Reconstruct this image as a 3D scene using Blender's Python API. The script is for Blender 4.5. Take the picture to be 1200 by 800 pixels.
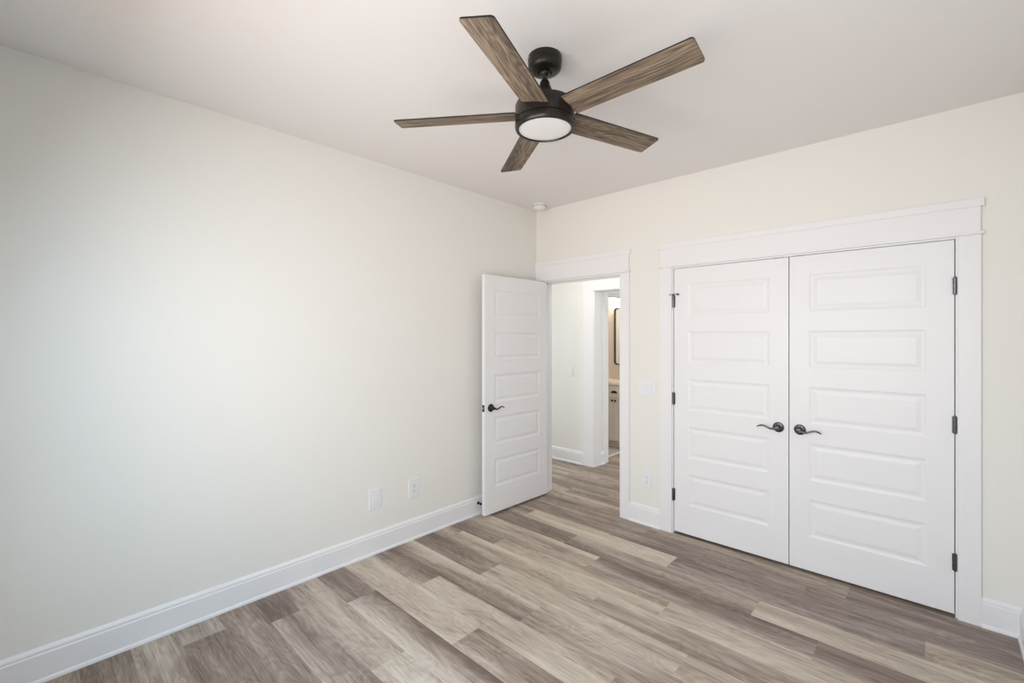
import bpy, bmesh, math, random
from mathutils import Vector, Matrix
for o in list(bpy.data.objects): bpy.data.objects.remove(o)
SC = bpy.context.scene
COL = SC.collection
R = math.radians
PI = math.pi

# ------------------------------------------------------------------ camera, light, exposure
cam_d = bpy.data.cameras.new('camera'); cam = bpy.data.objects.new('camera', cam_d); COL.objects.link(cam)
cam.location = (2.881, -3.424, 1.512)
cam.rotation_euler = (R(90), 0, R(43.143))
cam_d.sensor_width = 36; cam_d.lens = 532.9/1200*36
cam_d.shift_y = -5.0/1200; cam_d.clip_start = 0.02
SC.camera = cam
SC.view_settings.view_transform = 'Standard'; SC.view_settings.look = 'None'
SC.view_settings.gamma = 1; SC.view_settings.use_curve_mapping = False
SC.view_settings.exposure = -0.24

W = bpy.data.worlds.new('world'); SC.world = W; W.use_nodes = True
W.node_tree.nodes['Background'].inputs[0].default_value = (0.75, 0.86, 1.0, 1)
W.node_tree.nodes['Background'].inputs[1].default_value = 0.25

def area(name, loc, aim, sx, sy, power, color, spread=180):
    d = bpy.data.lights.new(name, 'AREA'); d.shape = 'RECTANGLE'; d.size = sx; d.size_y = sy
    d.energy = power; d.color = color; d.spread = R(spread)
    o = bpy.data.objects.new(name, d); COL.objects.link(o); o.location = loc
    o.rotation_euler = (Vector(aim)-Vector(loc)).to_track_quat('-Z', 'Y').to_euler()
    return o
# room shell numbers
XR, YS, H = 3.196, -3.70, 2.743
WIN = [(0.95, 1.85, 0.75, 2.30), (2.05, 2.95, 0.75, 2.30)]      # windows in the wall behind the camera: x0,x1,z0,z1
for (x0, x1, z0, z1) in WIN:
    xm, zm = (x0+x1)/2, (z0+z1)/2
    area('sky_daylight', (xm, YS-0.14, zm), (xm-0.06, YS+1.2, zm-0.80), x1-x0, z1-z0, 42.5, (0.63, 0.825, 1.0))
    area('ground_daylight', (xm, YS-0.15, zm), (xm-0.34, YS+1.2, zm+0.30), x1-x0, z1-z0, 15, (1.0, 0.68, 0.43), 122)
area('hall_lamp', (0.25, 0.40, 2.70), (0.25, 0.42, 0), 0.9, 0.4, 8.5, (1.0, 0.96, 0.92))
area('vestibule_fill', (3.05, 2.10, 1.45), (0.0, 2.05, 1.2), 1.4, 1.5, 34, (0.90, 0.95, 1.0))  # added fill standing in for daylight from other rooms; no window here
area('hall_fill', (-2.1, 0.6, 1.2), (0, 0.62, 0.9), 0.8, 1.6, 20, (0.80, 0.90, 1.0))  # added to brighten the hall wall from its left end, no source there
area('bathroom_fill', (-1.2, 1.9, 2.70), (-1.1, 1.9, 0), 0.4, 0.4, 12, (1.0, 0.90, 0.78))  # extra overhead fill for the bathroom, added without any fixture

# ------------------------------------------------------------------ materials
def mat(name, color, rough=0.5, metal=0.0, spec=0.5, bump=0.0, bscale=60):
    m = bpy.data.materials.new(name); m.use_nodes = True
    nt = m.node_tree; b = nt.nodes['Principled BSDF']
    b.inputs['Base Color'].default_value = (*color, 1)
    b.inputs['Roughness'].default_value = rough; b.inputs['Metallic'].default_value = metal
    b.inputs['Specular IOR Level'].default_value = spec
    tc = nt.nodes.new('ShaderNodeTexCoord'); n = nt.nodes.new('ShaderNodeTexNoise')
    n.inputs['Scale'].default_value = bscale; n.inputs['Detail'].default_value = 3
    nt.links.new(tc.outputs['Object'], n.inputs['Vector'])
    if bump:
        bp = nt.nodes.new('ShaderNodeBump'); bp.inputs['Strength'].default_value = bump
        bp.inputs['Distance'].default_value = 0.001
        nt.links.new(n.outputs['Fac'], bp.inputs['Height']); nt.links.new(bp.outputs['Normal'], b.inputs['Normal'])
    mr = nt.nodes.new('ShaderNodeMapRange')
    mr.inputs['To Min'].default_value = max(rough-0.04, 0.02); mr.inputs['To Max'].default_value = min(rough+0.04, 1)
    nt.links.new(n.outputs['Fac'], mr.inputs['Value']); nt.links.new(mr.outputs['Result'], b.inputs['Roughness'])
    return m
M_wall = mat('wall_paint', (0.865, 0.846, 0.798), 0.75, 0, 0.25, 0.15, 300)
M_ceil = mat('ceiling_paint', (0.90, 0.875, 0.865), 0.9, 0, 0.15, 0.15, 250)
M_trim = mat('white_trim_paint', (0.875, 0.865, 0.875), 0.38, 0, 0.4, 0.03, 80)
M_door = mat('white_door_paint', (0.875, 0.868, 0.875), 0.40, 0, 0.4, 0.06, 200)
M_bronze = mat('dark_bronze', (0.024, 0.020, 0.017), 0.34, 0.5, 0.5, 0.02, 120)
M_black = mat('black_metal', (0.012, 0.011, 0.011), 0.45, 0.3)
M_iron = mat('aged_pewter', (0.13, 0.13, 0.14), 0.26, 1.0)
M_plate = mat('white_plastic', (0.86, 0.86, 0.88), 0.30)
M_slot = mat('dark_slot', (0.05, 0.05, 0.05), 0.6)
M_lens = mat('frosted_lens', (0.86, 0.85, 0.84), 0.35)
M_rubber = mat('black_rubber', (0.01, 0.01, 0.01), 0.7)
M_steel = mat('brushed_steel', (0.6, 0.58, 0.55), 0.3, 1.0)
M_tile = mat('bathroom_tile', (0.55, 0.52, 0.47), 0.3)
M_bath = mat('bathroom_paint', (0.60, 0.53, 0.45), 0.75)
M_vanity = mat('vanity_paint', (0.70, 0.65, 0.58), 0.45)
M_stone = mat('pale_stone', (0.78, 0.72, 0.64), 0.2)
M_mirror = mat('mirror_glass', (0.92, 0.93, 0.93), 0.02, 1.0)
M_thresh = mat('threshold_strip', (0.80, 0.74, 0.66), 0.4)

def emis(name, color, s):
    m = bpy.data.materials.new(name); m.use_nodes = True; b = m.node_tree.nodes['Principled BSDF']
    b.inputs['Base Color'].default_value = (*color, 1)
    b.inputs['Emission Color'].default_value = (*color, 1); b.inputs['Emission Strength'].default_value = s
    return m
M_bulb = emis('lit_glass_shade', (1.0, 0.93, 0.82), 30)

def pane_mat():
    m = bpy.data.materials.new('window_glass'); m.use_nodes = True; nt = m.node_tree
    nt.nodes.clear(); o = nt.nodes.new('ShaderNodeOutputMaterial'); mx = nt.nodes.new('ShaderNodeMixShader')
    t = nt.nodes.new('ShaderNodeBsdfTransparent'); g = nt.nodes.new('ShaderNodeBsdfGlossy')
    g.inputs['Roughness'].default_value = 0.02; mx.inputs[0].default_value = 0.06
    nt.links.new(t.outputs[0], mx.inputs[1]); nt.links.new(g.outputs[0], mx.inputs[2]); nt.links.new(mx.outputs[0], o.inputs[0])
    return m
M_pane = pane_mat()

def nmath(nt, op, a, b=None, c=None):
    n = nt.nodes.new('ShaderNodeMath'); n.operation = op
    for i, v in enumerate((a, b, c)):
        if v is None: continue
        if isinstance(v, (int, float)): n.inputs[i].default_value = v
        else: nt.links.new(v, n.inputs[i])
    return n.outputs[0]

def noise(nt, vec, scale, detail=4, rough=0.55, dist=0.0):
    n = nt.nodes.new('ShaderNodeTexNoise'); nt.links.new(vec, n.inputs['Vector'])
    n.inputs['Scale'].default_value = scale; n.inputs['Detail'].default_value = detail
    n.inputs['Roughness'].default_value = rough; n.inputs['Distortion'].default_value = dist
    return n.outputs['Fac']

def ramp(nt, fac, stops):
    r = nt.nodes.new('ShaderNodeValToRGB'); nt.links.new(fac, r.inputs['Fac'])
    e = r.color_ramp.elements
    while len(e) < len(stops): e.new(0.5)
    for k, (p, c) in enumerate(stops): e[k].position = p; e[k].color = (*c, 1)
    return r.outputs['Color']

def vmap(nt, vec, scale, off=None):
    n = nt.nodes.new('ShaderNodeMapping'); nt.links.new(vec, n.inputs['Vector']); n.inputs['Scale'].default_value = scale
    if off is not None: nt.links.new(off, n.inputs['Location'])
    return n.outputs['Vector']

def floor_mat():
    m = bpy.data.materials.new('vinyl_plank'); m.use_nodes = True; nt = m.node_tree; b = nt.nodes['Principled BSDF']
    A = lambda nm: nt.nodes.new('ShaderNodeAttribute')
    at = A(0); at.attribute_name = 'tone'
    sd = A(0); sd.attribute_name = 'seed'
    hu = A(0); hu.attribute_name = 'hue'
    uv = nt.nodes.new('ShaderNodeUVMap'); uv.uv_map = 'plank'
    bn = A(0); bn.attribute_name = 'band'; su = nt.nodes.new('ShaderNodeSeparateXYZ'); nt.links.new(uv.outputs['UV'], su.inputs[0])
    vv = nmath(nt, 'SUBTRACT', nmath(nt, 'DIVIDE', su.outputs[1], 0.181), 0.5)
    tone = nmath(nt, 'ADD', at.outputs['Fac'], nmath(nt, 'MULTIPLY', vv, bn.outputs['Fac'])); seed = sd.outputs['Fac']
    cx = nt.nodes.new('ShaderNodeCombineXYZ')
    nt.links.new(nmath(nt, 'MULTIPLY', seed, 7.31), cx.inputs[0]); nt.links.new(nmath(nt, 'MULTIPLY', seed, 3.17), cx.inputs[1])
    nt.links.new(nmath(nt, 'MULTIPLY', seed, 5.0), cx.inputs[2])
    off = cx.outputs[0]
    uvo = uv.outputs['UV']
    # broad soft streaks along the plank, growth-ring grain, fine fibres, knots
    broad = noise(nt, vmap(nt, uvo, (1.1, 9.5, 1), off), 1.0, 2, 0.5, 0.5)
    med = noise(nt, vmap(nt, uvo, (2.2, 55.0, 1), off), 1.0, 5, 0.65, 0.5)
    fine = noise(nt, vmap(nt, uvo, (6.0, 210.0, 1), off), 1.0, 6, 0.78, 0.15)
    wob = noise(nt, vmap(nt, uvo, (2.2, 7.0, 1), off), 1.0, 2, 0.5, 0.6)
    ring = nmath(nt, 'FRACT', nmath(nt, 'MULTIPLY', wob, 11.0))
    ring = nmath(nt, 'ABSOLUTE', nmath(nt, 'SUBTRACT', ring, 0.5))       # 0..0.5
    knot = nt.nodes.new('ShaderNodeTexVoronoi'); nt.links.new(vmap(nt, uvo, (2.3, 8.0, 1), off), knot.inputs['Vector']); knot.inputs['Scale'].default_value = 1.0
    kn = nmath(nt, 'SMOOTH_MIN', nmath(nt, 'MULTIPLY', knot.outputs['Distance'], 6.0), 1.0, 0.3)   # dark small spots
    kn = nmath(nt, 'SUBTRACT', 1.0, kn)
    t = nmath(nt, 'ADD', tone, nmath(nt, 'MULTIPLY', nmath(nt, 'SUBTRACT', broad, 0.5), 1.25))
    t = nmath(nt, 'ADD', t, nmath(nt, 'MULTIPLY', nmath(nt, 'SUBTRACT', med, 0.5), 0.62))
    t = nmath(nt, 'ADD', t, nmath(nt, 'MULTIPLY', nmath(nt, 'SUBTRACT', fine, 0.5), 1.15))
    t = nmath(nt, 'ADD', t, nmath(nt, 'MULTIPLY', nmath(nt, 'SUBTRACT', ring, 0.25), 0.30))
    t = nmath(nt, 'SUBTRACT', t, nmath(nt, 'MULTIPLY', kn, 0.30))
    pore = noise(nt, vmap(nt, uvo, (7.0, 150.0, 1), off), 1.0, 2, 0.5, 0.2)
    t = nmath(nt, 'SUBTRACT', t, nmath(nt, 'MULTIPLY', nmath(nt, 'MAXIMUM', nmath(nt, 'SUBTRACT', pore, 0.64), 0.0), 4.0))
    tan = ramp(nt, t, [(0.0, (0.170, 0.122, 0.090)), (0.35, (0.315, 0.243, 0.188)), (0.65, (0.490, 0.405, 0.320)), (1.0, (0.66, 0.575, 0.465))])
    mau = ramp(nt, t, [(0.0, (0.165, 0.122, 0.102)), (0.35, (0.300, 0.235, 0.203)), (0.65, (0.455, 0.382, 0.335)), (1.0, (0.63, 0.56, 0.50))])
    mx = nt.nodes.new('ShaderNodeMix'); mx.data_type = 'RGBA'
    nt.links.new(hu.outputs['Fac'], mx.inputs[0]); nt.links.new(tan, mx.inputs[6]); nt.links.new(mau, mx.inputs[7])
    nt.links.new(mx.outputs[2], b.inputs['Base Color'])
    b.inputs['Roughness'].default_value = 0.52; b.inputs['Specular IOR Level'].default_value = 0.35
    bp = nt.nodes.new('ShaderNodeBump'); bp.inputs['Strength'].default_value = 0.12; bp.inputs['Distance'].default_value = 0.001
    nt.links.new(fine, bp.inputs['Height']); nt.links.new(bp.outputs['Normal'], b.inputs['Normal'])
    return m
M_floor = floor_mat()

def blade_mat():
    m = bpy.data.materials.new('weathered_oak_blade'); m.use_nodes = True; nt = m.node_tree; b = nt.nodes['Principled BSDF']
    tc = nt.nodes.new('ShaderNodeTexCoord'); oi = nt.nodes.new('ShaderNodeObjectInfo')
    cx = nt.nodes.new('ShaderNodeCombineXYZ')
    for k, s in enumerate((31.0, 17.0, 9.0)): nt.links.new(nmath(nt, 'MULTIPLY', oi.outputs['Random'], s), cx.inputs[k])
    uvo = tc.outputs['Object']; off = cx.outputs[0]
    broad = noise(nt, vmap(nt, uvo, (1.6, 26.0, 1), off), 1.0, 2, 0.5, 0.5)
    med = noise(nt, vmap(nt, uvo, (4.0, 150.0, 1), off), 1.0, 5, 0.72, 0.35)
    fine = noise(nt, vmap(nt, uvo, (14.0, 520.0, 1), off), 1.0, 4, 0.75)
    wob = noise(nt, vmap(nt, uvo, (2.0, 12.0, 1), off), 1.0, 2, 0.5, 0.4)
    ring = nmath(nt, 'ABSOLUTE', nmath(nt, 'SUBTRACT', nmath(nt, 'FRACT', nmath(nt, 'MULTIPLY', wob, 12.0)), 0.5))
    t = nmath(nt, 'ADD', 0.5, nmath(nt, 'MULTIPLY', nmath(nt, 'SUBTRACT', broad, 0.5), 0.8))
    t = nmath(nt, 'ADD', t, nmath(nt, 'MULTIPLY', nmath(nt, 'SUBTRACT', med, 0.5), 1.35))
    t = nmath(nt, 'ADD', t, nmath(nt, 'MULTIPLY', nmath(nt, 'SUBTRACT', fine, 0.5), 0.5))
    t = nmath(nt, 'ADD', t, nmath(nt, 'MULTIPLY', nmath(nt, 'SUBTRACT', ring, 0.25), 0.5))
    c = ramp(nt, t, [(0.0, (0.040, 0.028, 0.021)), (0.35, (0.130, 0.096, 0.070)), (0.62, (0.275, 0.208, 0.148)), (1.0, (0.50, 0.40, 0.29))])
    nt.links.new(c, b.inputs['Base Color']); b.inputs['Roughness'].default_value = 0.6
    b.inputs['Specular IOR Level'].default_value = 0.3
    return m
M_blade = blade_mat()

# ------------------------------------------------------------------ mesh helpers
def box(bm, x0, x1, y0, y1, z0, z1):
    v = [bm.verts.new(p) for p in ((x0,y0,z0),(x1,y0,z0),(x1,y1,z0),(x0,y1,z0),(x0,y0,z1),(x1,y0,z1),(x1,y1,z1),(x0,y1,z1))]
    for f in ((3,2,1,0),(4,5,6,7),(0,1,5,4),(1,2,6,5),(2,3,7,6),(3,0,4,7)): bm.faces.new([v[i] for i in f])

def obj(name, bm, m, parent=None, smooth=False, bevel=0.0, loc=None, rot=None, seg=2):
    me = bpy.data.meshes.new(name); bmesh.ops.recalc_face_normals(bm, faces=bm.faces)
    if smooth:
        for f in bm.faces: f.smooth = True
    bm.to_mesh(me); bm.free(); me.materials.append(m)
    o = bpy.data.objects.new(name, me); COL.objects.link(o)
    if parent: o.parent = parent
    if loc: o.location = loc
    if rot: o.rotation_euler = rot
    if smooth: auto_smooth(me)
    if bevel:
        b = o.modifiers.new('bevel', 'BEVEL'); b.width = bevel; b.segments = seg; b.limit_method = 'ANGLE'; b.angle_limit = R(35)
    return o

def auto_smooth(me, ang=38):
    bm = bmesh.new(); bm.from_mesh(me)
    for e in bm.edges:
        if len(e.link_faces) == 2 and e.calc_face_angle(0) > R(ang): e.smooth = False
    bm.to_mesh(me); bm.free()

def tag(o, label=None, cat=None, group=None, kind=None):
    if label: o['label'] = label
    if cat: o['category'] = cat
    if group: o['group'] = group
    if kind: o['kind'] = kind
    return o

def empty(name, loc=(0,0,0), rot=(0,0,0)):
    o = bpy.data.objects.new(name, None); COL.objects.link(o); o.location = loc; o.rotation_euler = rot
    o.empty_display_size = 0.1
    return o

def lathe(bm, prof, seg=48, mat4=None, a0=0, a1=2*PI):
    M = mat4 or Matrix(); rings = []
    for (r, z) in prof:
        if r < 1e-6: rings.append([bm.verts.new(M @ Vector((0,0,z)))])
        else: rings.append([bm.verts.new(M @ Vector((r*math.cos(2*PI*k/seg), r*math.sin(2*PI*k/seg), z))) for k in range(seg)])
    for a, b in zip(rings, rings[1:]):
        for k in range(seg):
            j = (k+1) % seg
            if len(a) == 1 and len(b) == 1: continue
            if len(a) == 1: bm.faces.new((a[0], b[j], b[k]))
            elif len(b) == 1: bm.faces.new((a[k], a[j], b[0]))
            else: bm.faces.new((a[k], a[j], b[j], b[k]))

def tube(bm, pts, radii, seg=14, flat=1.0, up=Vector((0,0,1))):
    """swept oval tube along pts; flat scales the section along `up`"""
    n = len(pts); rings = []
    for i, p in enumerate(pts):
        p = Vector(p); d = (Vector(pts[min(i+1,n-1)]) - Vector(pts[max(i-1,0)])).normalized()
        s = d.cross(up)
        if s.length < 1e-4: s = d.cross(Vector((0,1,0)))
        s.normalize(); u = s.cross(d).normalized(); r = radii[i] if hasattr(radii, '__len__') else radii
        rings.append([bm.verts.new(p + s*(r*math.cos(2*PI*k/seg)) + u*(r*flat*math.sin(2*PI*k/seg))) for k in range(seg)])
    for a, b in zip(rings, rings[1:]):
        for k in range(seg):
            j = (k+1) % seg; bm.faces.new((a[k], a[j], b[j], b[k]))
    bm.faces.new(rings[0][::-1]); bm.faces.new(rings[-1])

def prism(bm, poly, axis_pts):
    """extrude polygon (list of (d,z)) between two frames: axis_pts = [(origin, dvec)], z up"""
    rings = []
    for (o, d) in axis_pts:
        rings.append([bm.verts.new(Vector(o) + Vector(d)*a + Vector((0,0,z))) for a, z in poly])
    for a, b in zip(rings, rings[1:]):
        n = len(a)
        for k in range(n):
            j = (k+1) % n; bm.faces.new((a[k], a[j], b[j], b[k]))
    bm.faces.new(rings[0][::-1]); bm.faces.new(rings[-1])

def rrect(x0, x1, z0, z1, r, seg=6):
    pts = []
    for cx, cz, a in ((x1-r, z1-r, 0), (x0+r, z1-r, 90), (x0+r, z0+r, 180), (x1-r, z0+r, 270)):
        for k in range(seg+1):
            t = R(a + 90*k/seg); pts.append((cx + r*math.cos(t), cz + r*math.sin(t)))
    return pts

# ------------------------------------------------------------------ floor: one plank surface, rows run along x
L, PW, YT = 1.262, 0.181, -0.004
JOINT = {0:1.228, 1:1.038, 2:0.311, 3:0.873, 4:1.185, 5:0.506, 6:0.171, 7:0.750, 8:1.255, 9:0.572, 10:1.136, 11:0.428,
         12:1.007, 13:0.304, 14:0.900, 15:0.185, 16:0.62, 17:1.05}
# (row, plank number counted from the joint above): tone 0 dark .. 1 pale, hue 0 tan .. 1 grey-mauve
TONE = {(0,-1):(.36,.5),(0,0):(.52,.3),(0,1):(.36,.8), (1,-1):(.38,.3),(1,0):(.36,1),(1,1):(.28,1),
        (2,-1):(.46,.2),(2,0):(.78,.1),(2,1):(.34,1), (3,-1):(.26,.3),(3,0):(.40,.5),(3,1):(.72,.3),
        (4,-1):(.66,.1),(4,0):(.33,.7),(4,1):(.30,.7), (5,-1):(.30,.3),(5,0):(.68,.1),(5,1):(.68,.2),
        (6,-1):(.42,.2),(6,0):(.64,.1),(6,1):(.46,.3), (7,-1):(.27,.3),(7,0):(.64,.2),(7,1):(.56,.2),
        (8,-1):(.46,.3),(8,0):(.40,.4),(8,1):(.5,.4), (9,-1):(.36,.4),(9,0):(.74,.2),(9,1):(.5,.5),
        (10,-1):(.72,.2),(10,0):(.30,.3),(10,1):(.5,.5), (11,-1):(.24,.7),(11,0):(.46,.6),(11,1):(.4,.5),
        (12,-1):(.62,.4),(12,0):(.72,.5),(12,1):(.5,.5), (13,-1):(.32,.6),(13,0):(.44,.6),(13,1):(.5,.5),
        (14,-1):(.40,.4),(14,0):(.36,.5),(14,1):(.5,.5), (15,-1):(.46,.6),(15,0):(.36,.5),(15,1):(.5,.5),
        (16,-1):(.48,.2),(16,0):(.36,.3),(17,-1):(.28,.2),(17,0):(.45,.3)}
# darker towards one long edge of the plank: negative = dark at the far edge
BAND = {(11,0):-.75,(8,-1):.55,(6,0):.55,(9,-1):-.5,(7,-1):.2,(5,-1):.2,(10,0):-.4,(8,0):-.3,(3,-1):.1,(2,0):0,(9,0):-.1,(10,-1):0,(5,0):-.15,(4,0):-.5,(5,1):0,(3,0):.4,(0,0):.3,(13,0):-.3}
def floor_planks(bm, regions):
    uvl = bm.loops.layers.uv.new('plank')
    lt = bm.faces.layers.float.new('tone'); ls = bm.faces.layers.float.new('seed'); lh = bm.faces.layers.float.new('hue'); lb = bm.faces.layers.float.new('band')
    for (rx0, rx1, ry0, ry1) in regions:
        for k in range(-18, 22):
            y1 = YT - PW*k; y0 = y1 - PW
            a, b = max(y0, ry0), min(y1, ry1)
            if b - a < 1e-4: continue
            rnd = random.Random(1000+k)
            jo = JOINT.get(k, rnd.random()*L)
            for n in range(-4, 5):
                x0 = jo + n*L; x1 = x0 + L
                c, d = max(x0, rx0), min(x1, rx1)
                if d - c < 1e-4: continue
                r2 = random.Random(k*97 + n*13 + 5)
                tn, hu = TONE.get((k, n), (0.30 + 0.22*r2.random(), r2.random()*0.6)); seed = r2.random()*20; bd = BAND.get((k, n), (r2.random()-.5)*.45)
                vs = [bm.verts.new((x, y, 0)) for x, y in ((c,a),(d,a),(d,b),(c,b))]
                f = bm.faces.new(vs); f[lt] = tn; f[ls] = seed; f[lh] = hu; f[lb] = bd
                for lp, (x, y) in zip(f.loops, ((c,a),(d,a),(d,b),(c,b))): lp[uvl].uv = (x - x0, y - y0)
bm = bmesh.new()
floor_planks(bm, [(0, XR, YS, 0), (0.074, 0.941, 0, 0.12), (1.37, 2.965, 0, 0.12), (1.24, 3.1, 0.12, 0.75), (-2.2, 1.12, 0.12, 1.09), (-0.03, 3.2, 1.09, 3.2), (1.12, 3.2, 0.87, 1.09), (-0.16, -0.03, 1.385, 2.0)])
fl = obj('floor', bm, M_floor)
tag(fl, 'floor of mixed tan and grey-brown wood-look planks', 'floor', kind='structure')

# ------------------------------------------------------------------ room shell
def struct(name, boxes, m, label, cat='wall', bevel=0):
    bm = bmesh.new()
    for b in boxes: box(bm, *b)
    return tag(obj(name, bm, m, bevel=bevel), label, cat, kind='structure')
DX0, DX1, DZ = 0.074, 0.941, 2.056          # rough opening of the room door
CX0, CX1, CZ = 1.372, 2.964, 2.056          # rough opening of the closet
struct('subfloor', [(-2.4, XR+0.2, YS-0.2, 3.4, -0.15, -0.004)], M_slot, 'slab below the planks', 'floor')
struct('ceiling', [(-2.4, XR+0.3, YS-0.15, 3.4, H, H+0.12)], M_ceil, 'plain off-white ceiling the fan hangs from', 'ceiling')
struct('wall_left', [(-0.12, 0, YS-0.12, 0, 0, H)], M_wall, 'long cream painted wall at the left with two low wall plates')
struct('wall_right', [(XR, XR+0.12, YS-0.12, 0.12, 0, H)], M_wall, 'cream wall at the right edge beside the camera')
struct('wall_back', [(-0.12, DX0, 0, .12, 0, H), (DX1, CX0, 0, .12, 0, H), (CX1, XR, 0, .12, 0, H), (DX0, DX1, 0, .12, DZ, H), (CX0, CX1, 0, .12, CZ, H)],
       M_wall, 'cream wall holding the open door and the double closet doors')
wb = []
xs = [0-0.12] + [v for w in WIN for v in (w[0], w[1])] + [XR+0.12]
for i in range(0, len(xs), 2): wb.append((xs[i], xs[i+1], YS-.12, YS, 0, H))
for (x0, x1, z0, z1) in WIN: wb += [(x0, x1, YS-.12, YS, 0, z0), (x0, x1, YS-.12, YS, z1, H)]
struct('wall_front', wb, M_wall, 'cream wall with two windows behind the camera')
struct('wall_hall', [(-2.2, -0.05, 1.09, 1.21, 0, H), (-0.05, 1.24, 1.09, 1.21, 2.06, H)], M_wall, 'cream hall wall seen through the doorway, carrying a small switch')
struct('wall_closet', [(1.12, 1.24, .12, .87, 0, H), (1.24, 3.2, .75, .87, 0, H), (3.1, 3.2, .12, .75, 0, H)], M_wall, 'wall between the hall and the closet')
struct('wall_hall_end', [(-2.32, -2.2, 0.0, 3.2, 0, H), (-2.2, -0.12, 0, .12, 0, H), (-2.32, 3.3, 3.2, 3.32, 0, H), (3.2, 3.32, .75, 3.2, 0, H)], M_wall, 'far walls closing off the hall')
struct('wall_bathroom', [(-.15, -.045, 1.21, 1.385, 0, H), (-.15, -.045, 2.0, 3.2, 0, H), (-.15, -.045, 1.385, 2.0, 2.035, H)],
       M_wall, 'wall between the vestibule and the bathroom')
struct('wall_bathroom_back', [(-2.2, -.15, 2.57, 2.69, 0, H)], M_bath, 'warm beige bathroom wall behind the vanity')
struct('floor_bathroom', [(-2.2, -.16, 1.21, 2.57, -0.003, 0.004)], M_tile, 'pale tile floor inside the bathroom doorway', 'floor')
struct('threshold', [(-.175, -.145, 1.40, 1.985, 0.0, 0.012)], M_thresh, 'light strip where hall planks meet bathroom tile', 'threshold', 0.003)

# windows behind the camera
for i, (x0, x1, z0, z1) in enumerate(WIN):
    root = tag(empty('window_%d' % (i+1), ((x0+x1)/2, YS, z0)), ['window nearer the left wall, behind the camera', 'window nearer the right wall, behind the camera'][i], 'window', kind='structure')
    w2, h = (x1-x0)/2, z1-z0
    bm = bmesh.new()
    for s in (-1, 1): box(bm, s*w2-(.05 if s > 0 else 0), s*w2+(.05 if s < 0 else 0), -.10, -.04, 0, h)
    for z in (0, h/2-.02, h-.05): box(bm, -w2, w2, -.10, -.04, z, z+.05)
    obj('window_frame', bm, M_trim, root)
    bm = bmesh.new(); box(bm, -w2+.05, w2-.05, -.072, -.068, .05, h-.05); obj('pane', bm, M_pane, root)
    bm = bmesh.new()
    for s in (-1, 1): box(bm, s*w2-(0 if s > 0 else .09), s*w2+(.09 if s > 0 else 0), 0, .018, -.02, h)
    box(bm, -w2-.11, w2+.11, 0, .02, h, h+.14); box(bm, -w2-.12, w2+.12, -.04, .04, -.03, 0); box(bm, -w2-.09, w2+.09, 0, .018, -.12, -.03)
    obj('casing', bm, M_trim, root, bevel=.002)

# ------------------------------------------------------------------ casings and jambs
def header_poly(bm, xl, xr, ybase, z0=2.052, z1=2.242, capl=True, sgn=-1, ext=0.013):
    """flat craftsman header: bead, board, cap. ybase wall plane, sgn outward direction along y"""
    def b(xa, xb, d, za, zb):
        y = sorted((ybase, ybase + sgn*d)); box(bm, xa, xb, y[0], y[1], za, zb)
    el = ext if capl else 0
    b(xl-el, xr+ext, .030, z0, z0+.014)
    b(xl, xr, .019, z0+.014, z1-.043)
    b(xl-el, xr+ext, .0205, z1-.043, z1)
def jamb(bm, x0, x1, ztop, y0, y1, t=0.018, stop=None):
    box(bm, x0, x0+t, y0, y1, 0, ztop); box(bm, x1-t, x1, y0, y1, 0, ztop); box(bm, x0+t, x1-t, y0, y1, ztop-t, ztop)
    if stop:
        s0, s1 = stop
        box(bm, x0+t, x0+t+.011, s0, s1, 0, ztop-t); box(bm, x1-t-.011, x1-t, s0, s1, 0, ztop-t); box(bm, x0+t+.011, x1-t-.011, s0, s1, ztop-t-.011, ztop-t)
# room door frame
bm = bmesh.new()
jamb(bm, DX0, DX1, DZ, -.004, .124, stop=(.036, .070))
box(bm, 0.001, 0.086, -.018, 0, 0, 2.052); box(bm, 0.928, 1.015, -.018, 0, 0, 2.052)
header_poly(bm, 0.001, 1.010, 0, capl=False)
box(bm, 0.001, 0.086, .12, .138, 0, 2.052); box(bm, 0.928, 1.015, .12, .138, 0, 2.052)
header_poly(bm, 0.001, 1.010, .12, sgn=1)
f1 = tag(obj('trim_1', bm, M_trim, bevel=.0018), 'white casing and flat header around the open room door', 'door frame', kind='structure')
# closet frame
bm = bmesh.new()
jamb(bm, CX0, CX1, CZ, -.004, .124, t=.015, stop=(.042, .075))
box(bm, 1.281, 1.378, -.018, 0, 0, 2.052); box(bm, 2.958, 3.046, -.018, 0, 0, 2.052)
header_poly(bm, 1.286, 3.044, 0)
f2 = tag(obj('trim_2', bm, M_trim, bevel=.0018), 'white casing and wide flat header around the closet doors', 'door frame', kind='structure')
# hall cased opening
bm = bmesh.new()
box(bm, -.05, -.03, 1.082, 1.218, 0, 2.045); box(bm, -.045, 1.12, 1.082, 1.218, 2.045, 2.062)
box(bm, -.182, -.038, 1.072, 1.09, 0, 2.052); box(bm, -.185, 1.11, 1.072, 1.09, 2.052, 2.24)
tag(obj('trim_3', bm, M_trim, bevel=.0018), 'white cased opening at the end of the hall wall', 'door frame', kind='structure')
# bathroom door frame
bm = bmesh.new()
box(bm, -.165, -.035, 1.372, 1.39, 0, 2.03); box(bm, -.165, -.035, 1.995, 2.013, 0, 2.03); box(bm, -.165, -.035, 1.39, 1.995, 2.018, 2.036)
box(bm, -.045, -.027, 1.295, 1.384, 0, 2.04); box(bm, -.045, -.027, 2.001, 2.09, 0, 2.04); box(bm, -.045, -.025, 1.285, 2.10, 2.04, 2.20)
tag(obj('trim_4', bm, M_trim, bevel=.0018), 'white casing around the bathroom doorway', 'door frame', kind='structure')

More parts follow.
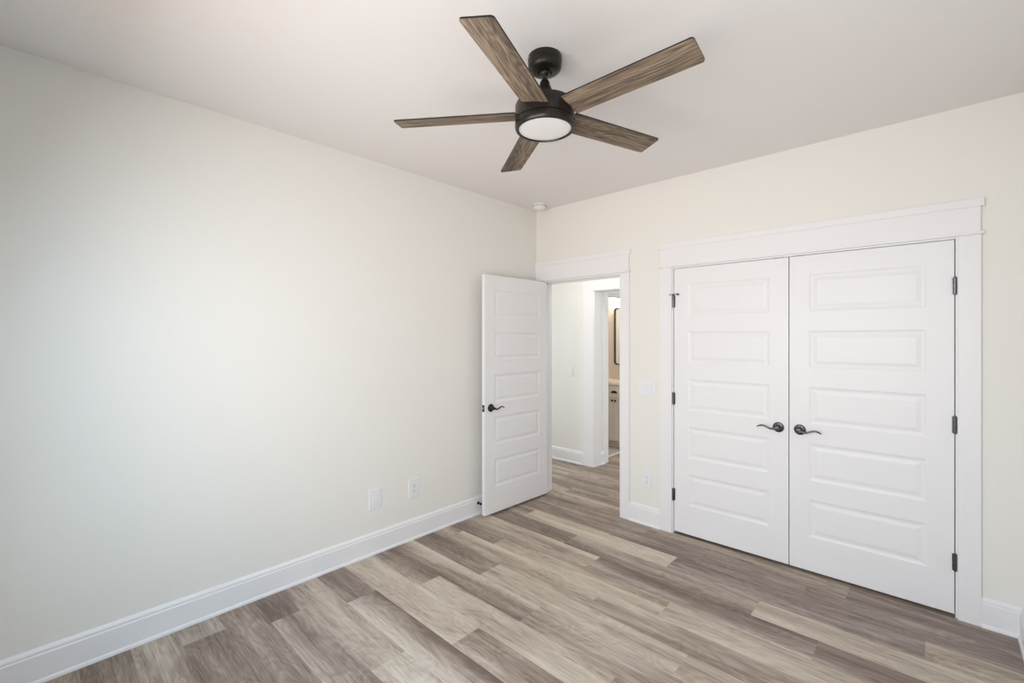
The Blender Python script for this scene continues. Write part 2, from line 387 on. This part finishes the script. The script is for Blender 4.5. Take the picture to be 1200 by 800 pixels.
# ------------------------------------------------------------------ baseboards
BP = [(0, 0), (.024, 0), (.024, .008), (.021, .015), (.016, .019), (.016, .122), (.0125, .126), (.0125, .138), (.008, .146), (.004, .152), (0, .152)]
def base(name, a, b, dvec, label):
    bm = bmesh.new(); prism(bm, BP, [(a, dvec), (b, dvec)])
    return tag(obj(name, bm, M_trim), label, 'baseboard', kind='structure')
base('baseboard_left', (0, YS, 0), (0, 0, 0), (1, 0, 0), 'tall white baseboard along the left wall')
base('baseboard_back', (1.015, 0, 0), (1.281, 0, 0), (0, -1, 0), 'short white baseboard between the two door frames')
base('baseboard_back', (3.046, 0, 0), (XR, 0, 0), (0, -1, 0), 'short white baseboard right of the closet frame')
base('baseboard_right', (XR, YS, 0), (XR, 0, 0), (-1, 0, 0), 'white baseboard along the right wall')
base('baseboard_front', (0, YS, 0), (XR, YS, 0), (0, 1, 0), 'white baseboard under the windows behind the camera')
base('baseboard_hall', (-2.2, 1.09, 0), (-.182, 1.09, 0), (0, -1, 0), 'white baseboard along the hall wall')
base('baseboard_vestibule', (-.045, 1.21, 0), (-.045, 1.295, 0), (1, 0, 0), 'tiny white baseboard beside the bathroom casing')

# ------------------------------------------------------------------ panelled doors
PZ = [(1.677-.36*i+.0, 1.915-.36*i) for i in range(5)]
PX = (0.108, 0.110)                     # stile widths to the panel edge
def door_slab(w, h, z0, T=0.035):
    """slab in local coords: x 0..w, y 0..T, z z0..z0+h, five raised panels on both faces"""
    bm = bmesh.new(); x0, x1 = PX[0], w-PX[1]; zt = z0 + h
    for side in (0, 1):
        y = 0 if side == 0 else T; s = 1 if side == 0 else -1
        def q(pts):
            bm.faces.new([bm.verts.new(p) for p in (pts if side == 0 else pts[::-1])])
        bands = sorted(PZ); z = z0
        for (a, b) in bands:
            q([(0,y,z),(w,y,z),(w,y,a),(0,y,a)])
            q([(0,y,a),(x0,y,a),(x0,y,b),(0,y,b)]); q([(x1,y,a),(w,y,a),(w,y,b),(x1,y,b)])
            rings = [(0,0),(.005,.0016),(.011,.0036),(.018,.0046),(.024,.0046),(.036,.0026),(.043,.0012),(.047,.0009)]
            for (i0, d0), (i1, d1) in zip(rings, rings[1:]):
                A = [(x0+i0,a+i0),(x1-i0,a+i0),(x1-i0,b-i0),(x0+i0,b-i0)]; B = [(x0+i1,a+i1),(x1-i1,a+i1),(x1-i1,b-i1),(x0+i1,b-i1)]
                for k in range(4):
                    j = (k+1) % 4
                    q([(A[k][0],y+s*d0,A[k][1]),(A[j][0],y+s*d0,A[j][1]),(B[j][0],y+s*d1,B[j][1]),(B[k][0],y+s*d1,B[k][1])])
            i, d = rings[-1]; q([(x0+i,y+s*d,a+i),(x1-i,y+s*d,a+i),(x1-i,y+s*d,b-i),(x0+i,y+s*d,b-i)])
            z = b
        q([(0,y,z),(w,y,z),(w,y,zt),(0,y,zt)])
    for pts in (((0,0,z0),(0,T,z0),(0,T,zt),(0,0,zt)), ((w,0,z0),(w,T,z0),(w,T,zt),(w,0,zt)), ((0,0,z0),(w,0,z0),(w,T,z0),(0,T,z0)), ((0,0,zt),(w,0,zt),(w,T,zt),(0,T,zt))):
        bm.faces.new([bm.verts.new(p) for p in pts])
    bmesh.ops.remove_doubles(bm, verts=bm.verts, dist=1e-5)
    return bm

def handle(parent, x, z, y, out, direction, m, wave=1):
    """rosette + curved lever. out = -1 or +1 along local y, direction = +1/-1 along local x"""
    Mx = Matrix.Translation((x, y, z)) @ Matrix.Rotation(R(90)*(-1 if out > 0 else 1), 4, 'X')
    bm = bmesh.new()
    lathe(bm, [(0,0),(.0325,0),(.0335,.002),(.0335,.005),(.030,.0085),(.022,.010),(.0205,.012),(.016,.0145),(.0125,.020),(.0115,.034),(0,.034)], 40, Mx)
    h = obj('handle', bm, m, parent, smooth=True); h['label'] = 'dark metal door handle'
    bm = bmesh.new()
    prof = [(-.014,0,.0085),(-.006,.0,.0105),(.008,-.003,.0105),(.024,-.0085,.0085),(.042,-.0085,.0068),(.060,-.001,.0062),(.078,.0065,.0060),(.094,.0075,.0058),(.108,.002,.0054),(.118,-.004,.0045),(.122,-.0065,.0025)]
    # S-curve: dips near the hub, rises, then turns down at the tip
    pts = [(x + direction*a, y + out*(.040 + .006*math.sin(a/.122*PI)), z + wave*b) for a, b, r in prof]
    tube(bm, pts, [r for _, _, r in prof], 14, 0.85)
    lathe(bm, [(0,.030),(.0115,.030),(.0125,.034),(.0125,.045),(.010,.049),(0,.050)], 24, Mx)
    obj('lever', bm, m, h, smooth=True)
    return h

def hinge(parent, x, z, y, m=M_iron):
    bm = bmesh.new()
    Mz = Matrix.Translation((x, y, z))
    prof = [(0,-.050),(.004,-.049),(.0065,-.046),(.0075,-.0445)]
    for k in range(3):
        a = -.0445 + k*.0297
        prof += [(.0078,a),(.0078,a+.0285),(.0066,a+.0290),(.0066,a+.0295)]
    prof += [(.0065,.046),(.004,.049),(0,.050)]
    lathe(bm, prof, 16, Mz)
    box(bm, x-.012, x+.012, y+.004, y+.0065, z-.0445, z+.0445)
    return obj('hinge', bm, m, parent)

def latch(parent, x, z, T, m):
    bm = bmesh.new(); box(bm, x, x+.0018, T/2-.0125, T/2+.0125, z-.0285, z+.0285)
    p = obj('latch_plate', bm, m, parent, bevel=.0006)
    bm = bmesh.new(); box(bm, x+.0018, x+.010, T/2-.006, T/2+.006, z-.008, z+.008); obj('latch_bolt', bm, M_steel, p, bevel=.002)
    for dz in (-.021, .021):
        bm = bmesh.new(); lathe(bm, [(0,.0026),(.0045,.0026),(.0045,.0017),(0,.0017)], 12, Matrix.Translation((x,T/2,z+dz)) @ Matrix.Rotation(R(90),4,'Y'))
        obj('screw', bm, M_black, p)
    return p

DH, DZ0 = 2.020, 0.0185
# open room door: hinged on the left jamb, swung a little past square into the room
W1 = 0.800
d1 = obj('door_1', door_slab(W1, DH, DZ0), M_door, loc=(0.109, -0.012, 0), rot=(0, 0, R(-91.5)), bevel=.0012, seg=1)
# local x runs from hinge to the free edge; local y=0 faces the left wall, y=T faces the closet side
tag(d1, 'white five-panel door standing open against the left wall', 'door', kind='structure')
handle(d1, W1-.066, .916, .035, 1, -1, M_bronze, wave=1)
handle(d1, W1-.066, .916, 0.0, -1, -1, M_bronze, wave=1)
latch(d1, W1, .916, .035, M_bronze)
for z in (1.79, 1.04, .30): hinge(d1, -.006, z, -.006, M_iron)
# closet pair
d2 = obj('door_2', door_slab(0.7715, DH, DZ0), M_door, loc=(1.3915, 0, 0), bevel=.0012, seg=1)
tag(d2, 'white five-panel closet door, the left leaf, with a hinge-pin stop', 'door', kind='structure')
d3 = obj('door_3', door_slab(0.7765, DH, DZ0), M_door, loc=(2.1680, 0, 0), bevel=.0012, seg=1)
tag(d3, 'white five-panel closet door, the right leaf', 'door', kind='structure')
handle(d2, 0.7715-.058, .914, 0, -1, -1, M_iron, wave=1)
handle(d3, .060, .914, 0, -1, 1, M_iron, wave=1)
for z in (1.789, 1.04, .300):
    hg = hinge(d2, -.003, z, -.0075)
    if z > 1.7:
        bm = bmesh.new()
        tube(bm, [(-.022,-.014,z+.052),(.034,-.014,z+.052)], .0028, 10)
        tube(bm, [(-.003,-.014,z+.052),(-.003,-.0075,z+.046)], .005, 10)
        for dx in (-.024, .034): lathe(bm, [(0,-.006),(.0065,-.006),(.0075,-.003),(.0075,.003),(.0065,.006),(0,.006)], 14, Matrix.Translation((dx,-.012,z+.052)) @ Matrix.Rotation(R(90),4,'X'))
        tag(obj('hinge_pin_stop', bm, M_black, hg, smooth=True), 'small black hinge-pin door stop')
    hinge(d3, .7765+.003, z, -.0075)
for d, x in ((d2, 0.7715-.058), (d3, .056)):
    bm = bmesh.new(); box(bm, x-.028, x+.028, .002, .028, DZ0+DH-.0005, DZ0+DH+.002)
    lathe(bm, [(0,0),(.007,0),(.006,.005),(0,.0075)], 16, Matrix.Translation((x, .015, DZ0+DH+.001)))
    obj('ball_catch', bm, M_black, d)
bm = bmesh.new()
for x in (2.105, 2.224): box(bm, x-.032, x+.032, -.002, .032, CZ-.0175, CZ-.0148)
tag(obj('catch_strike', bm, M_black, f2), 'dark catch strikes under the closet header')

# ------------------------------------------------------------------ ceiling fan
FX, FY = 1.618, -1.865
fan = tag(empty('ceiling_fan', (FX, FY, H)), 'dark bronze ceiling fan with five grey-brown wood blades and a round light', 'ceiling fan')
def lz(z): return z - H
bm = bmesh.new()
lathe(bm, [(0,0),(.0735,0),(.0745,-.003),(.0745,-.028),(.0715,-.031),(.0735,-.034),(.0735,-.044),(.070,-.054),(.062,-.062),(.048,-.067),(.030,-.068),(.030,-.060),(.018,-.056),(0,-.056)], 64)
cano = obj('canopy', bm, M_bronze, fan, smooth=True)
for a in (60, 240):
    bm = bmesh.new(); lathe(bm, [(0,0),(.0045,0),(.004,.0025),(0,.003)], 12, Matrix.Rotation(R(a),4,'Z') @ Matrix.Translation((.0742,0,-.012)) @ Matrix.Rotation(R(90),4,'Y'))
    obj('screw', bm, M_steel, cano)
bm = bmesh.new()
lathe(bm, [(0,-.050),(.016,-.052),(.024,-.062),(.0255,-.072),(.020,-.082),(.0125,-.087),(.0115,-.09),(.0115,-.150),(0,-.150)], 32)
obj('downrod', bm, M_bronze, fan, smooth=True)
bm = bmesh.new()
lathe(bm, [(.0125,-.102),(.017,-.104),(.0205,-.110),(.026,-.130),(.0325,-.146),(.0355,-.150),(.0355,-.156),(.030,-.157),(0,-.157)], 40)
obj('coupling_cover', bm, M_bronze, fan, smooth=True)
bm = bmesh.new()
# upper motor housing: low dome, then a rounded shoulder into the wide drum
lathe(bm, [(0,-.157),(.034,-.157),(.045,-.161),(.062,-.170),(.078,-.183),(.086,-.195),(.091,-.200),(.116,-.203),(.126,-.208),(.1305,-.218),(.1308,-.281),(.1290,-.2828),(.125,-.2835),(0,-.2835)], 96)
hs = obj('motor_housing', bm, M_bronze, fan, smooth=True)
bm = bmesh.new()
lathe(bm, [(0,-.285),(.125,-.286),(.1300,-.2865),(.1314,-.289),(.1314,-.306),(.1302,-.314),(.1265,-.3200),(.1210,-.3220),(.1165,-.3212),(.1148,-.3175),(.1145,-.312),(0,-.312)], 96)
lk = obj('light_housing', bm, M_bronze, fan, smooth=True)
bm = bmesh.new()
lathe(bm, [(.1142,-.311),(.1142,-.3160),(.110,-.3172),(.090,-.3182),(.05,-.3190),(0,-.3192)], 96)
obj('light_diffuser', bm, M_lens, fan, smooth=True)['label'] = 'unlit white frosted disc'
for k in range(5):
    a = R(-51 + 72*k); bm = bmesh.new()
    lathe(bm, [(0,0),(.0042,0),(.0038,.003),(0,.004)], 12, Matrix.Rotation(a,4,'Z') @ Matrix.Translation((.1310,0,-.2930)) @ Matrix.Rotation(R(90),4,'Y'))
    obj('screw', bm, M_black, lk)
# blades
RB, RR, WB, TB = .664, .128, .124, .0062
OFF, PITCH, ZB = -69.6, -11.8, 2.490
def blade_bm(edge=False):
    bm = bmesh.new()
    pts = rrect(RR, RB, -WB/2, WB/2, .012, 5)
    # square root end
    pts = [(x, y) for (x, y) in pts if x > RR+.02] + [(RR, WB/2), (RR, -WB/2)]
    pts.sort(key=lambda p: math.atan2(p[1], p[0]-(RR+RB)/2))
    if not edge: rgs = [[(x, y) for x, y in pts]]; 
    for zlo, zhi in ((-TB/2, TB/2),):
        a = [bm.verts.new((x, y, zlo)) for x, y in pts]; b = [bm.verts.new((x, y, zhi)) for x, y in pts]
        bm.faces.new(a[::-1]); bm.faces.new(b); n = len(a)
        for i in range(n): j = (i+1) % n; f = bm.faces.new((a[i], a[j], b[j], b[i])); f.material_index = 1
    return bm
for k in range(5):
    th = R(OFF + 72*k)
    tilt = math.atan(.0229*math.cos(th) + .0084*math.sin(th))
    b = obj('blade', blade_bm(), M_blade, fan); b.data.materials.append(M_black)
    for p in b.data.polygons:
        p.material_index = 1 if abs(p.normal.z) < .5 else 0
    b.matrix_local = Matrix.Translation((0,0,ZB-H)) @ Matrix.Rotation(th,4,'Z') @ Matrix.Rotation(-tilt,4,'Y') @ Matrix.Rotation(R(PITCH),4,'X')
    # short bracket above the blade root, reaching out of the housing
    bm = bmesh.new(); box(bm, .085, .190, -.030, .030, TB/2+.0002, TB/2+.004)
    br = obj('blade_bracket', bm, M_bronze, b, bevel=.001)

# ------------------------------------------------------------------ smoke detector
sm = tag(empty('smoke_detector', (.176, -.160, H)), 'small round white smoke detector on the ceiling near the corner', 'smoke detector')
bm = bmesh.new(); lathe(bm, [(0,0),(.066,0),(.066,-.008),(.062,-.010),(0,-.010)], 48); obj('mounting_base', bm, M_plate, sm, smooth=True)
bm = bmesh.new(); lathe(bm, [(.054,-.010),(.058,-.020),(.056,-.034),(.048,-.042),(.032,-.046),(.029,-.044),(.016,-.044),(.013,-.0475),(0,-.048)], 48); cv = obj('cover', bm, M_plate, sm, smooth=True)
for k in range(18):
    bm = bmesh.new(); a = k*2*PI/18; c, s = math.cos(a), math.sin(a); tube(bm, [(c*.0572, s*.0572, -.0145), (c*.0572, s*.0572, -.0235)], .0022, 6)
    obj('vent_slot', bm, M_slot, cv)

# ------------------------------------------------------------------ wall plates (local: plate in XZ, facing -Y)
def plate(name, loc, rz, w, h, label, cat, group=None):
    r = tag(empty(name, loc, (0,0,R(rz))), label, cat, group)
    bm = bmesh.new(); pts = rrect(-w/2, w/2, -h/2, h/2, .006, 4)
    a = [bm.verts.new((x, 0, z)) for x, z in pts]; b = [bm.verts.new((x*.985, -.0045, z*.985)) for x, z in pts]; c = [bm.verts.new((x*.95, -.0062, z*.96)) for x, z in pts]
    n = len(a)
    for i in range(n):
        j = (i+1) % n; bm.faces.new((a[i], a[j], b[j], b[i])); bm.faces.new((b[i], b[j], c[j], c[i]))
    bm.faces.new(c); bm.faces.new(a[::-1])
    obj('cover_plate', bm, M_plate, r)
    return r
def sub_frame(bm, x, z, w, h, y=-.0062, d=.0022, r=.003):
    pts = rrect(x-w/2, x+w/2, z-h/2, z+h/2, r, 4)
    a = [bm.verts.new((p, y, s)) for p, s in pts]; b = [bm.verts.new((p, y-d, s)) for p, s in pts]; n = len(a)
    for i in range(n): j = (i+1) % n; bm.faces.new((a[i], a[j], b[j], b[i]))
    bm.faces.new(b); bm.faces.new(a[::-1])
def slots(par, x, z, y):
    for dx, h in ((-.0065, .0085), (.0065, .0070)): bm = bmesh.new(); box(bm, x+dx-.0011, x+dx+.0011, y-.0006, y, z+.004-h/2, z+.004+h/2); obj('slot', bm, M_slot, par)
    bm = bmesh.new(); lathe(bm, [(0,0),(.0024,0),(.0024,.0006),(0,.0006)], 10, Matrix.Translation((x, y, z-.008)) @ Matrix.Rotation(R(90),4,'X')); obj('slot', bm, M_slot, par)
def duplex(name, loc, rz, w, h, label):
    r = plate(name, loc, rz, w, h, label, 'outlet')
    for z in (.0195, -.0195):
        bm = bmesh.new(); sub_frame(bm, 0, z, .034, .029, r=.009); s = obj('socket', bm, M_plate, r)
        slots(s, 0, z, -.0084)
    bm = bmesh.new(); lathe(bm, [(0,0),(.0028,0),(.0022,.0012),(0,.0015)], 12, Matrix.Translation((0,-.0062,0)) @ Matrix.Rotation(R(90),4,'X')); obj('screw', bm, M_steel, r)
    return r
# left wall faces +x: rotate 90 degrees so local -y points to +x
o1 = plate('wall_plate', (0, -1.754, .377), 90, .092, .142, 'blank-looking white wall plate low on the left wall, farther from the open door', 'wall plate')
bm = bmesh.new(); sub_frame(bm, 0, 0, .036, .070, d=.0026); ins = obj('insert', bm, M_plate, o1)
duplex('outlet', (0, -1.432, .377), 90, .088, .142, 'white duplex outlet low on the left wall, nearer the open door')
duplex('outlet', (1.168, 0, .366), 0, .078, .125, 'white duplex outlet low between the two door frames')
sw = plate('light_switch', (1.168, 0, 1.100), 0, .150, .118, 'white double light switch between the two door frames', 'light switch')
for x in (-.024, .024):
    bm = bmesh.new(); sub_frame(bm, x, 0, .034, .068); fr = obj('switch_surround', bm, M_plate, sw)
    bm = bmesh.new()
    v = [(-.0145,-.0084,-.031),(.0145,-.0084,-.031),(.0145,-.0092,0),(-.0145,-.0092,0),(.0145,-.0124,.031),(-.0145,-.0124,.031)]
    vv = [bm.verts.new((p[0]+x, p[1], p[2])) for p in v]; vb = [bm.verts.new((p[0]+x, -.0080, p[2])) for p in v]
    bm.faces.new((vv[0],vv[1],vv[2],vv[3])); bm.faces.new((vv[3],vv[2],vv[4],vv[5])); bm.faces.new((vv[5],vv[4],vb[4],vb[5])); bm.faces.new((vv[0],vv[3],vv[5],vb[5],vb[0])); bm.faces.new((vv[1],vb[1],vb[4],vv[4],vv[2]))
    obj('rocker', bm, M_plate, fr)
hsw = plate('light_switch', (-.375, 1.09, 1.10), 0, .074, .118, 'small white light switch on the hall wall seen through the doorway', 'light switch')
bm = bmesh.new(); sub_frame(bm, 0, 0, .034, .068); obj('rocker', bm, M_plate, hsw)

# ------------------------------------------------------------------ door stop on the left baseboard
ds = tag(empty('door_stop', (.016, -.790, .098)), 'small door stop with black tip on the left baseboard behind the open door', 'door stop')
bm = bmesh.new(); My = Matrix.Rotation(R(90),4,'Y')
lathe(bm, [(0,0),(.013,0),(.013,.003),(.009,.006),(.0055,.008),(.0050,.024),(0,.024)], 24, My); obj('rod', bm, M_bronze, ds, smooth=True)
bm = bmesh.new(); lathe(bm, [(0,.024),(.009,.024),(.0095,.027),(.0095,.037),(.007,.041),(0,.042)], 24, My); obj('bumper', bm, M_rubber, ds, smooth=True)

# ------------------------------------------------------------------ bathroom seen through two doorways
VX0, VX1, VY0, VY1 = -1.50, -.156, 2.035, 2.57
van = tag(empty('vanity_cabinet', ((VX0+VX1)/2, VY1-.004, 0)), 'cream bathroom vanity cabinet with dark cup pull and round knobs', 'cabinet')
vx = lambda x: x - (VX0+VX1)/2
vy = lambda y: y - VY1 + .004
bm = bmesh.new(); box(bm, vx(VX0), vx(VX1), vy(VY0), -.002, .10, .862); box(bm, vx(VX0), vx(VX1), vy(VY0+.07), -.002, 0, .10)
obj('body', bm, M_vanity, van, bevel=.001)
def shaker(x0, x1, z0, z1):
    bm = bmesh.new(); y = vy(VY0); r = .045 if z1-z0 > .2 else .0
    box(bm, vx(x0), vx(x1), y-.013, y-.0005, z0, z1)
    if r:
        for a in ((x0,x1,z0,z0+r),(x0,x1,z1-r,z1),(x0,x0+r,z0+r,z1-r),(x1-r,x1,z0+r,z1-r)): box(bm, vx(a[0]), vx(a[1]), y-.019, y-.0125, a[2], a[3])
    else: box(bm, vx(x0), vx(x1), y-.019, y-.0125, z0, z1)
    return bm
xm = -.318
mods = [(VX1, xm), (xm, xm-.165), (xm-.165-.02, xm-.50), (xm-.50, xm-.835)]
for i, (a, b) in enumerate(mods):
    xa, xb = min(a, b)+.002, max(a, b)-.002
    if i == 0: xb -= .004
    d = obj('door', shaker(xa, xb, .115, .680), M_vanity, van, bevel=.001)
    kx = xa + .022 if i in (0, 2) else xb - .022
    bm = bmesh.new(); lathe(bm, [(0,0),(.006,0),(.005,.010),(.013,.017),(.0155,.023),(.012,.028),(0,.030)], 20, Matrix.Translation((vx(kx), vy(VY0)-.019, .655)) @ Matrix.Rotation(R(90),4,'X'))
    obj('knob', bm, M_black, d, smooth=True)
for x0, x1 in ((xm-.165+.002, VX1-.006), (xm-.835+.002, xm-.187)):
    d = obj('drawer', shaker(x0, x1, .695, .848), M_vanity, van, bevel=.001)
    cxm = (x0+x1)/2; bm = bmesh.new(); n = 12; rr = []
    for i in range(n+1):
        a = PI*i/n; rr.append([bm.verts.new((vx(cxm)+.047*math.cos(a)*s, vy(VY0)-.019-.024*q_, .758+.030*math.sin(a)*s)) for s, q_ in ((1,0),(1.0,.5),(.85,.9),(.5,1.0),(.0,1.0))])
    for A_, B_ in zip(rr, rr[1:]):
        for k in range(4): bm.faces.new((A_[k], B_[k], B_[k+1], A_[k+1]))
    obj('cup_pull', bm, M_black, d, smooth=True)
bm = bmesh.new(); box(bm, VX0-.01, VX1+.003, VY0-.025, VY1-.002, .862, .895)
tag(obj('countertop', bm, M_stone, bevel=.003), 'pale stone countertop on the bathroom vanity', 'countertop')
# mirror: rounded black frame around glass
MX0, MX1, MZ0, MZ1 = -.634, -.205, 1.105, 1.945
mir = tag(empty('wall_mirror', ((MX0+MX1)/2, 2.57, (MZ0+MZ1)/2)), 'tall mirror with rounded thin black frame above the vanity', 'mirror')
w, h = MX1-MX0, MZ1-MZ0
o_ = rrect(-w/2, w/2, -h/2, h/2, .05, 8); i_ = rrect(-w/2+.014, w/2-.014, -h/2+.014, h/2-.014, .04, 8)
bm = bmesh.new(); n = len(o_)
A0 = [bm.verts.new((x,0,z)) for x,z in o_]; A1 = [bm.verts.new((x,-.03,z)) for x,z in o_]; B1 = [bm.verts.new((x,-.03,z)) for x,z in i_]; B0 = [bm.verts.new((x,-.012,z)) for x,z in i_]
for k in range(n):
    j = (k+1) % n
    for P_, Q_ in ((A0,A1),(A1,B1),(B1,B0)): bm.faces.new((P_[k],P_[j],Q_[j],Q_[k]))
obj('frame', bm, M_black, mir)
bm = bmesh.new(); g = [bm.verts.new((x,-.012,z)) for x,z in i_]; g2 = [bm.verts.new((x,-.002,z)) for x,z in i_]
bm.faces.new(g); bm.faces.new(g2[::-1])
for k in range(n): j = (k+1) % n; bm.faces.new((g[k],g[j],g2[j],g2[k]))
obj('mirror_glass', bm, M_mirror, mir)
# vanity light above the mirror
vl = tag(empty('vanity_light', (-.42, 2.57, 2.12)), 'lit wall light bar glowing above the bathroom mirror', 'wall light')
bm = bmesh.new(); box(bm, -.20, .20, -.02, 0, -.03, .03); obj('backplate', bm, M_black, vl, bevel=.004)
for x in (-.17, 0, .17):
    bm = bmesh.new(); tube(bm, [(x,-.02,0),(x,-.09,0),(x,-.09,-.02)], .008, 10); a = obj('arm', bm, M_black, vl)
    bm = bmesh.new(); lathe(bm, [(0,-.018),(.030,-.020),(.048,-.05),(.052,-.12),(.045,-.125),(0,-.118)], 24, Matrix.Translation((x,-.09,0))); obj('lamp_shade', bm, M_bulb, a, smooth=True)
